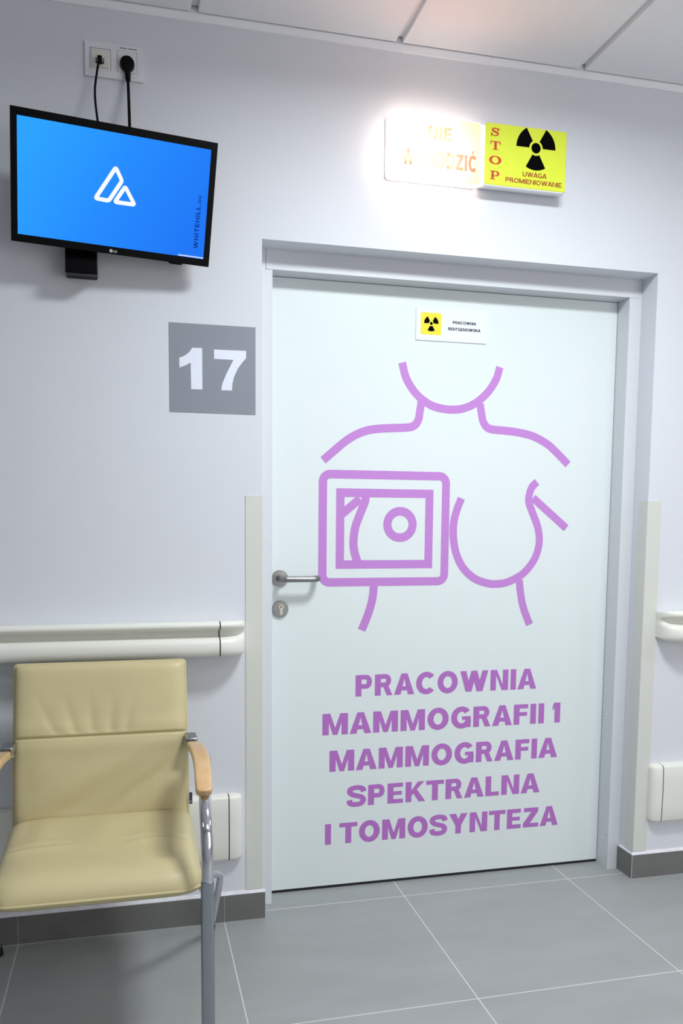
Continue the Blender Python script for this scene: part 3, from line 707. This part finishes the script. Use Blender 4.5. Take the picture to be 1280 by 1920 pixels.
while x < .2375:
    wd = random.uniform(.002, .0055); box(bm, TVL.x+x, TVL.x+min(x+wd, .2385), TVL.y+.0006, TVL.y+.0016, TVL.z-.1333, TVL.z-.1300); x += wd + .0009
obj('screen_caption', bm, emit_mat('caption_white', (.75, .88, 1.0), 1.0), sc_)
# maker's mark on the lower bezel
bm = bmesh.new(); ribbon_prism(bm, [(TVL.x-.0066+a, TVL.z-.1449+b) for a, b in arc(0, 0, .0036, .0036, 0, 360, 20)[:-1]], .0012, TVL.y-.0005, TVL.y+.0002, closed=True)
prism(bm, arc(TVL.x-.0066, TVL.z-.1449, .0030, .0030, 0, 360, 16)[:-1], TVL.y-.0004, TVL.y+.0002)
obj('round_emblem', bm, MT['ledlogo'], tv)
obj('maker_mark', text_bm('LG', TVL.x-.0008, TVL.x+.0085, TVL.z-.1483, TVL.z-.1422, TVL.y-.0005, TVL.y+.0002, s=.2, t=.17, gap=.1), MT['ledlogo'], tv)
bm = bmesh.new(); cyl = [(TVL.x+.167+.024*math.cos(a), TVL.y+.020+.012*math.sin(a)) for a in [2*math.pi*k/24 for k in range(24)]]
a_ = [bm.verts.new((x, y, TVL.z-.150)) for x, y in cyl]; b_ = [bm.verts.new((TVL.x+.167+(x-TVL.x-.167)*.72, y, TVL.z-.1575)) for x, y in cyl]
bm.faces.new(a_); bm.faces.new(b_[::-1])
for k in range(24): bm.faces.new((a_[k], a_[(k+1) % 24], b_[(k+1) % 24], b_[k]))
obj('control_knob', bm, MT['black'], tv)
tv.rotation_mode = 'QUATERNION'
tv.rotation_quaternion = (Matrix.Rotation(.078, 3, 'Z') @ Matrix.Rotation(.3374, 3, 'X') @ Matrix.Rotation(.0315, 3, 'Y')).to_quaternion()

bk = thing('wall_bracket', 'black monitor bracket on the wall, its lower end showing below the screen', 'bracket', (-.503, 0, 1.893))
obj('wall_plate', boxm(-.5440, -.4620, -.026, 0, 1.9000, 2.1500), MT['black'], bk, bevel=.003)
bm = bmesh.new()
pts = [(-.026, 1.9000), (-.080, 1.8935), (-.084, 1.900), (-.080, 1.960), (-.026, 2.020)]
a_ = [bm.verts.new((-.5420, y, z)) for y, z in pts]; b_ = [bm.verts.new((-.4600, y, z)) for y, z in pts]
bm.faces.new(a_); bm.faces.new(b_[::-1])
for k in range(5): bm.faces.new((a_[k], a_[(k+1) % 5], b_[(k+1) % 5], b_[k]))
obj('cover_block', bm, MT['black'], bk, bevel=.002)
bm = bmesh.new(); tube(bm, [(-.48, -.024, 2.10), (-.44, -.06, 2.10), (-.408, -.085, 2.098)], .012, 12); obj('arm', bm, MT['black'], bk, smooth=True)

# ================================================================== ARMCHAIR
CX = -.465
ch = thing('armchair', 'beige leatherette armchair with chrome legs and wooden armrests, against the wall', 'armchair', (CX, -.42, 0))
def gauss(x, s): return math.exp(-(x/s)**2)
def cushion(path, hw, tf, tb, rc, disp, nu=110, nv=280, pu=7.0, pv=9.0, flip=1):
    """two sheets meeting at the piping line; path = (y,z) centre line, tf/tb = thickness to the front / back"""
    P = smooth_path(path, 24); L = [0]
    for a, b in zip(P, P[1:]): L.append(L[-1] + (b-a).length)
    tot = L[-1]
    def at(v):
        s = v*tot
        for i in range(len(P)-1):
            if L[i+1] >= s or i == len(P)-2:
                k = (s-L[i])/max(1e-9, L[i+1]-L[i]); p = P[i].lerp(P[i+1], k); t = (P[min(i+2, len(P)-1)]-P[max(i-1, 0)]).normalized(); return p, t
    bm = bmesh.new(); top = []; bot = []; edge = []
    for j in range(nv+1):
        c = -math.cos(math.pi*j/nv)*.5 + .5; v = .45*c + .55*j/nv
        p, t = at(v); nrm = Vector((-t.y, t.x))*flip           # (y,z) normal
        d = min(v, 1-v)*tot; w_ = hw
        r = rc[0] if v < .5 else rc[1]
        if d < r: w_ = hw - r*(1-math.sqrt(max(0, 1-((r-d)/r)**2)))
        ev = max(0, 1-abs(2*v-1)**pv)**.5
        rt_, rb_ = [], []
        for i in range(nu+1):
            c = -math.cos(math.pi*i/nu); u = .45*c + .55*(2*i/nu-1)
            eu = max(0, 1-abs(u)**pu)**.5; e = eu*ev
            h_ = tf*e + disp(u, v)*min(1, e*1.4)
            rt_.append((CX + u*w_, p.x + nrm.x*h_, p.y + nrm.y*h_)); rb_.append((CX + u*w_, p.x - nrm.x*tb*e, p.y - nrm.y*tb*e))
        top.append([bm.verts.new(q) for q in rt_])
        bot.append([top[-1][i] if (i in (0, nu) or j in (0, nv)) else bm.verts.new(q) for i, q in enumerate(rb_)])
    for j in range(nv):
        for i in range(nu):
            bm.faces.new((top[j][i], top[j][i+1], top[j+1][i+1], top[j+1][i]))
            bm.faces.new((bot[j][i], bot[j+1][i], bot[j+1][i+1], bot[j][i+1]))
    loop = [top[0][i].co.copy() for i in range(nu+1)] + [top[j][nu].co.copy() for j in range(1, nv+1)] + [top[nv][i].co.copy() for i in range(nu-1, -1, -1)] + [top[j][0].co.copy() for j in range(nv-1, 0, -1)]
    return bm, loop
def piping(loop, r=.0034):
    pts = []
    for q in loop:
        if not pts or (q-pts[-1]).length > .004: pts.append(q)
    pts.append(pts[0]); bm = bmesh.new(); tube(bm, pts, r, 8, caps=False); return bm

def seat_disp(u, v):
    h_ = 0.004*math.sin(2.2*v+.4)
    # darts sewn in from both sides
    vc = .47 + .035*(abs(u)-.7)
    m = max(0, min(1, (abs(u)-.22)/.22)); h_ -= .0055*m*gauss(v-vc, .011) + .0065*m*gauss(v-vc, .0045); h_ += .005*m*gauss(v-vc-.05, .045) + .002*m*gauss(v-vc+.05, .03)
    h_ -= .004*gauss(u, .42)*gauss(v-.30, .16)                        # sat-in hollow
    h_ += .0022*math.sin(9*u + 5*v)*gauss(v-.28, .18)*gauss(u-.1, .6)
    h_ += .006*gauss(v-.84, .17)
    h_ -= .004*gauss(u+.78, .10)*gauss(v-.22, .2)
    return h_
SEAT = [(-.228, .428), (-.32, .420), (-.43, .414), (-.55, .4125), (-.625, .4155), (-.668, .4190)]
bm, lp = cushion(SEAT, .230, .042, .022, (.02, .055), seat_disp, pu=9, pv=9, flip=-1)
st = obj('seat', bm, MT['leather'], ch, smooth=True)
obj('piping', piping(lp), MT['leather'], st, smooth=True)
def back_disp(u, v):
    z = v                                                              # 0 foot of the back, 1 top
    h_ = -.0040*gauss(z-.545, .0085) - .0050*gauss(z-.545, .0040)
    h_ += .0035*gauss(z-.60, .05) + .0030*gauss(z-.49, .05)
    # gathers fanning out above the seam
    for k, (uu_, sl, am) in enumerate(((-.52, -.9, .0028), (-.30, -.55, .0036), (-.10, -.2, .0032), (.10, .1, .0036), (.28, .35, .0026))):
        h_ -= am*gauss(u-(uu_+sl*(z-.56)), .055)*max(0, min(1, (z-.55)/.03))*max(0, 1-(z-.55)/.28)
    h_ -= .0040*gauss(u, .5)*gauss(z-.60, .07)
    # long soft folds of the lower panel
    h_ += .0060*gauss(z-.34-.24*u, .07)*gauss(u+.2, .8) - .0035*gauss(z-.22-.26*u, .05)*gauss(u+.35, .6)
    h_ -= .0065*gauss(z-.10-.34*max(0, u-.05), .050)*gauss(u-.5, .5)
    h_ += .0035*gauss(z-.07, .05)*gauss(u+.4, .5)
    h_ -= .003*gauss(u+.85, .12)*gauss(z-.3, .2)
    return h_
BACK = [(-.222, .420), (-.213, .500), (-.190, .600), (-.163, .690), (-.136, .775), (-.117, .844)]
bm, lp = cushion(BACK, .2265, .026, .012, (.012, .008), back_disp, pu=14, pv=18, flip=1)
bk_ = obj('backrest', bm, MT['leather'], ch, smooth=True)
obj('piping', piping(lp), MT['leather'], bk_, smooth=True)
bm = bmesh.new(); box(bm, CX+.2275, CX+.2360, -.2380, -.2360, .4660, .4980); tg = obj('cloth_tag', bm, MT['tag'], bk_)
obj('tag_stripe', boxm(CX+.2285, CX+.2345, -.2385, -.2380, .4720, .4740), MT['tagp'], tg)

for s in (1, -1):
    X = lambda o: CX + s*o
    # front leg sweeping up into the arm
    pth = smooth_path([(X(.232), -.215, .622), (X(.248), -.255, .628), (X(.259), -.32, .634), (X(.2585), -.40, .640), (X(.250), -.50, .638), (X(.2415), -.575, .624), (X(.237), -.635, .596), (X(.236), -.672, .556), (X(.236), -.688, .500), (X(.236), -.690, .440)], 8)
    bm = bmesh.new(); tube(bm, pth, .0136, 18, ry=.0085, refup=Vector((0, 0, 1))); af = obj('arm_frame', bm, MT['chrome'], ch, smooth=True)
    bm = bmesh.new(); sec = [(X(.236)+a, -.690+b) for a, b in rrect(-.0145, .0145, -.0095, .0095, .0055, 5)]
    lo = [bm.verts.new((x, y, .022)) for x, y in sec]; hi = [bm.verts.new((x, y, .446)) for x, y in sec]; m = len(sec)
    bm.faces.new(lo); bm.faces.new(hi[::-1])
    for k in range(m): bm.faces.new((lo[k], lo[(k+1) % m], hi[(k+1) % m], hi[k]))
    lg = obj('front_leg', bm, MT['shadedchrome'], ch, smooth=True); lg.data.set_sharp_from_angle(angle=math.radians(60))
    bm = bmesh.new(); tube(bm, [(X(.236), -.690, 0.0), (X(.236), -.690, .024)], .0150, 18, ry=.0115, refup=Vector((0, 1, 0))); obj('foot_cap', bm, MT['rubber'], lg)
    # wooden pad
    pd = smooth_path([(X(.2360), -.285, .6440), (X(.2395), -.36, .6540), (X(.2415), -.44, .6590), (X(.2405), -.52, .6550), (X(.2375), -.585, .6400), (X(.2360), -.622, .6230)], 8)
    bm = bmesh.new(); rings = []; n = len(pd); prof = []
    for cxx, czz, a0 in ((1, 1, 0), (-1, 1, 90), (-1, -1, 180), (1, -1, 270)):
        for k in range(5):
            a = math.radians(a0 + 90*k/4); prof.append((cxx*.62 + .38*math.cos(a), czz*.45 + .55*math.sin(a)))
    for i, p in enumerate(pd):
        t = (pd[min(i+1, n-1)]-pd[max(i-1, 0)]).normalized(); sd = t.cross(Vector((0, 0, 1))).normalized(); o_ = sd.cross(t)
        q = min(i, n-1-i)/n; e = 1 if q > .06 else (.72 + .28*math.sqrt(max(0, 1-((.06-q)/.06)**2)))
        hw_ = (.0185 + .0015*math.sin(math.pi*i/n))*e; hh_ = .0105*e
        rings.append([bm.verts.new(p + sd*a*hw_ + o_*b*hh_) for a, b in prof])
    m = len(prof)
    for a, b in zip(rings, rings[1:]):
        for k in range(m): bm.faces.new((a[k], a[(k+1) % m], b[(k+1) % m], b[k]))
    bm.faces.new(rings[0][::-1]); bm.faces.new(rings[-1])
    obj('armrest', bm, MT['wood'], ch, smooth=True).data.set_sharp_from_angle(angle=math.radians(60))
    # clamp that joins the arm to the backrest
    bm = bmesh.new(); box(bm, min(X(.218), X(.250)), max(X(.218), X(.250)), -.262, -.200, .634, .656); obj('arm_clamp', bm, MT['shadedchrome'], ch, bevel=.004)
    # rear leg
    pth = smooth_path([(X(.08), -.470, .388), (X(.15), -.410, .352), (X(.26), -.270, .276), (X(.302), -.215, .250), (X(.3145), -.192, .232), (X(.3135), -.172, .195), (X(.3085), -.125, .115), (X(.3000), -.060, .018)], 8)
    bm = bmesh.new(); tube(bm, pth, .0100, 16); rl = obj('rear_leg', bm, MT['chrome'], ch, smooth=True)
    bm = bmesh.new(); tube(bm, [(X(.3010), -.064, .026), (X(.2990), -.056, .0)], .0125, 16); obj('foot_cap', bm, MT['rubber'], rl)
    # bar that carries the seat, under it
    bm = bmesh.new(); tube(bm, smooth_path([(X(.236), -.682, .408), (X(.228), -.60, .398), (X(.20), -.50, .392), (X(.17), -.40, .392), (X(.17), -.25, .405)], 6), .008, 12); obj('seat_bar', bm, MT['chrome'], ch, smooth=True)
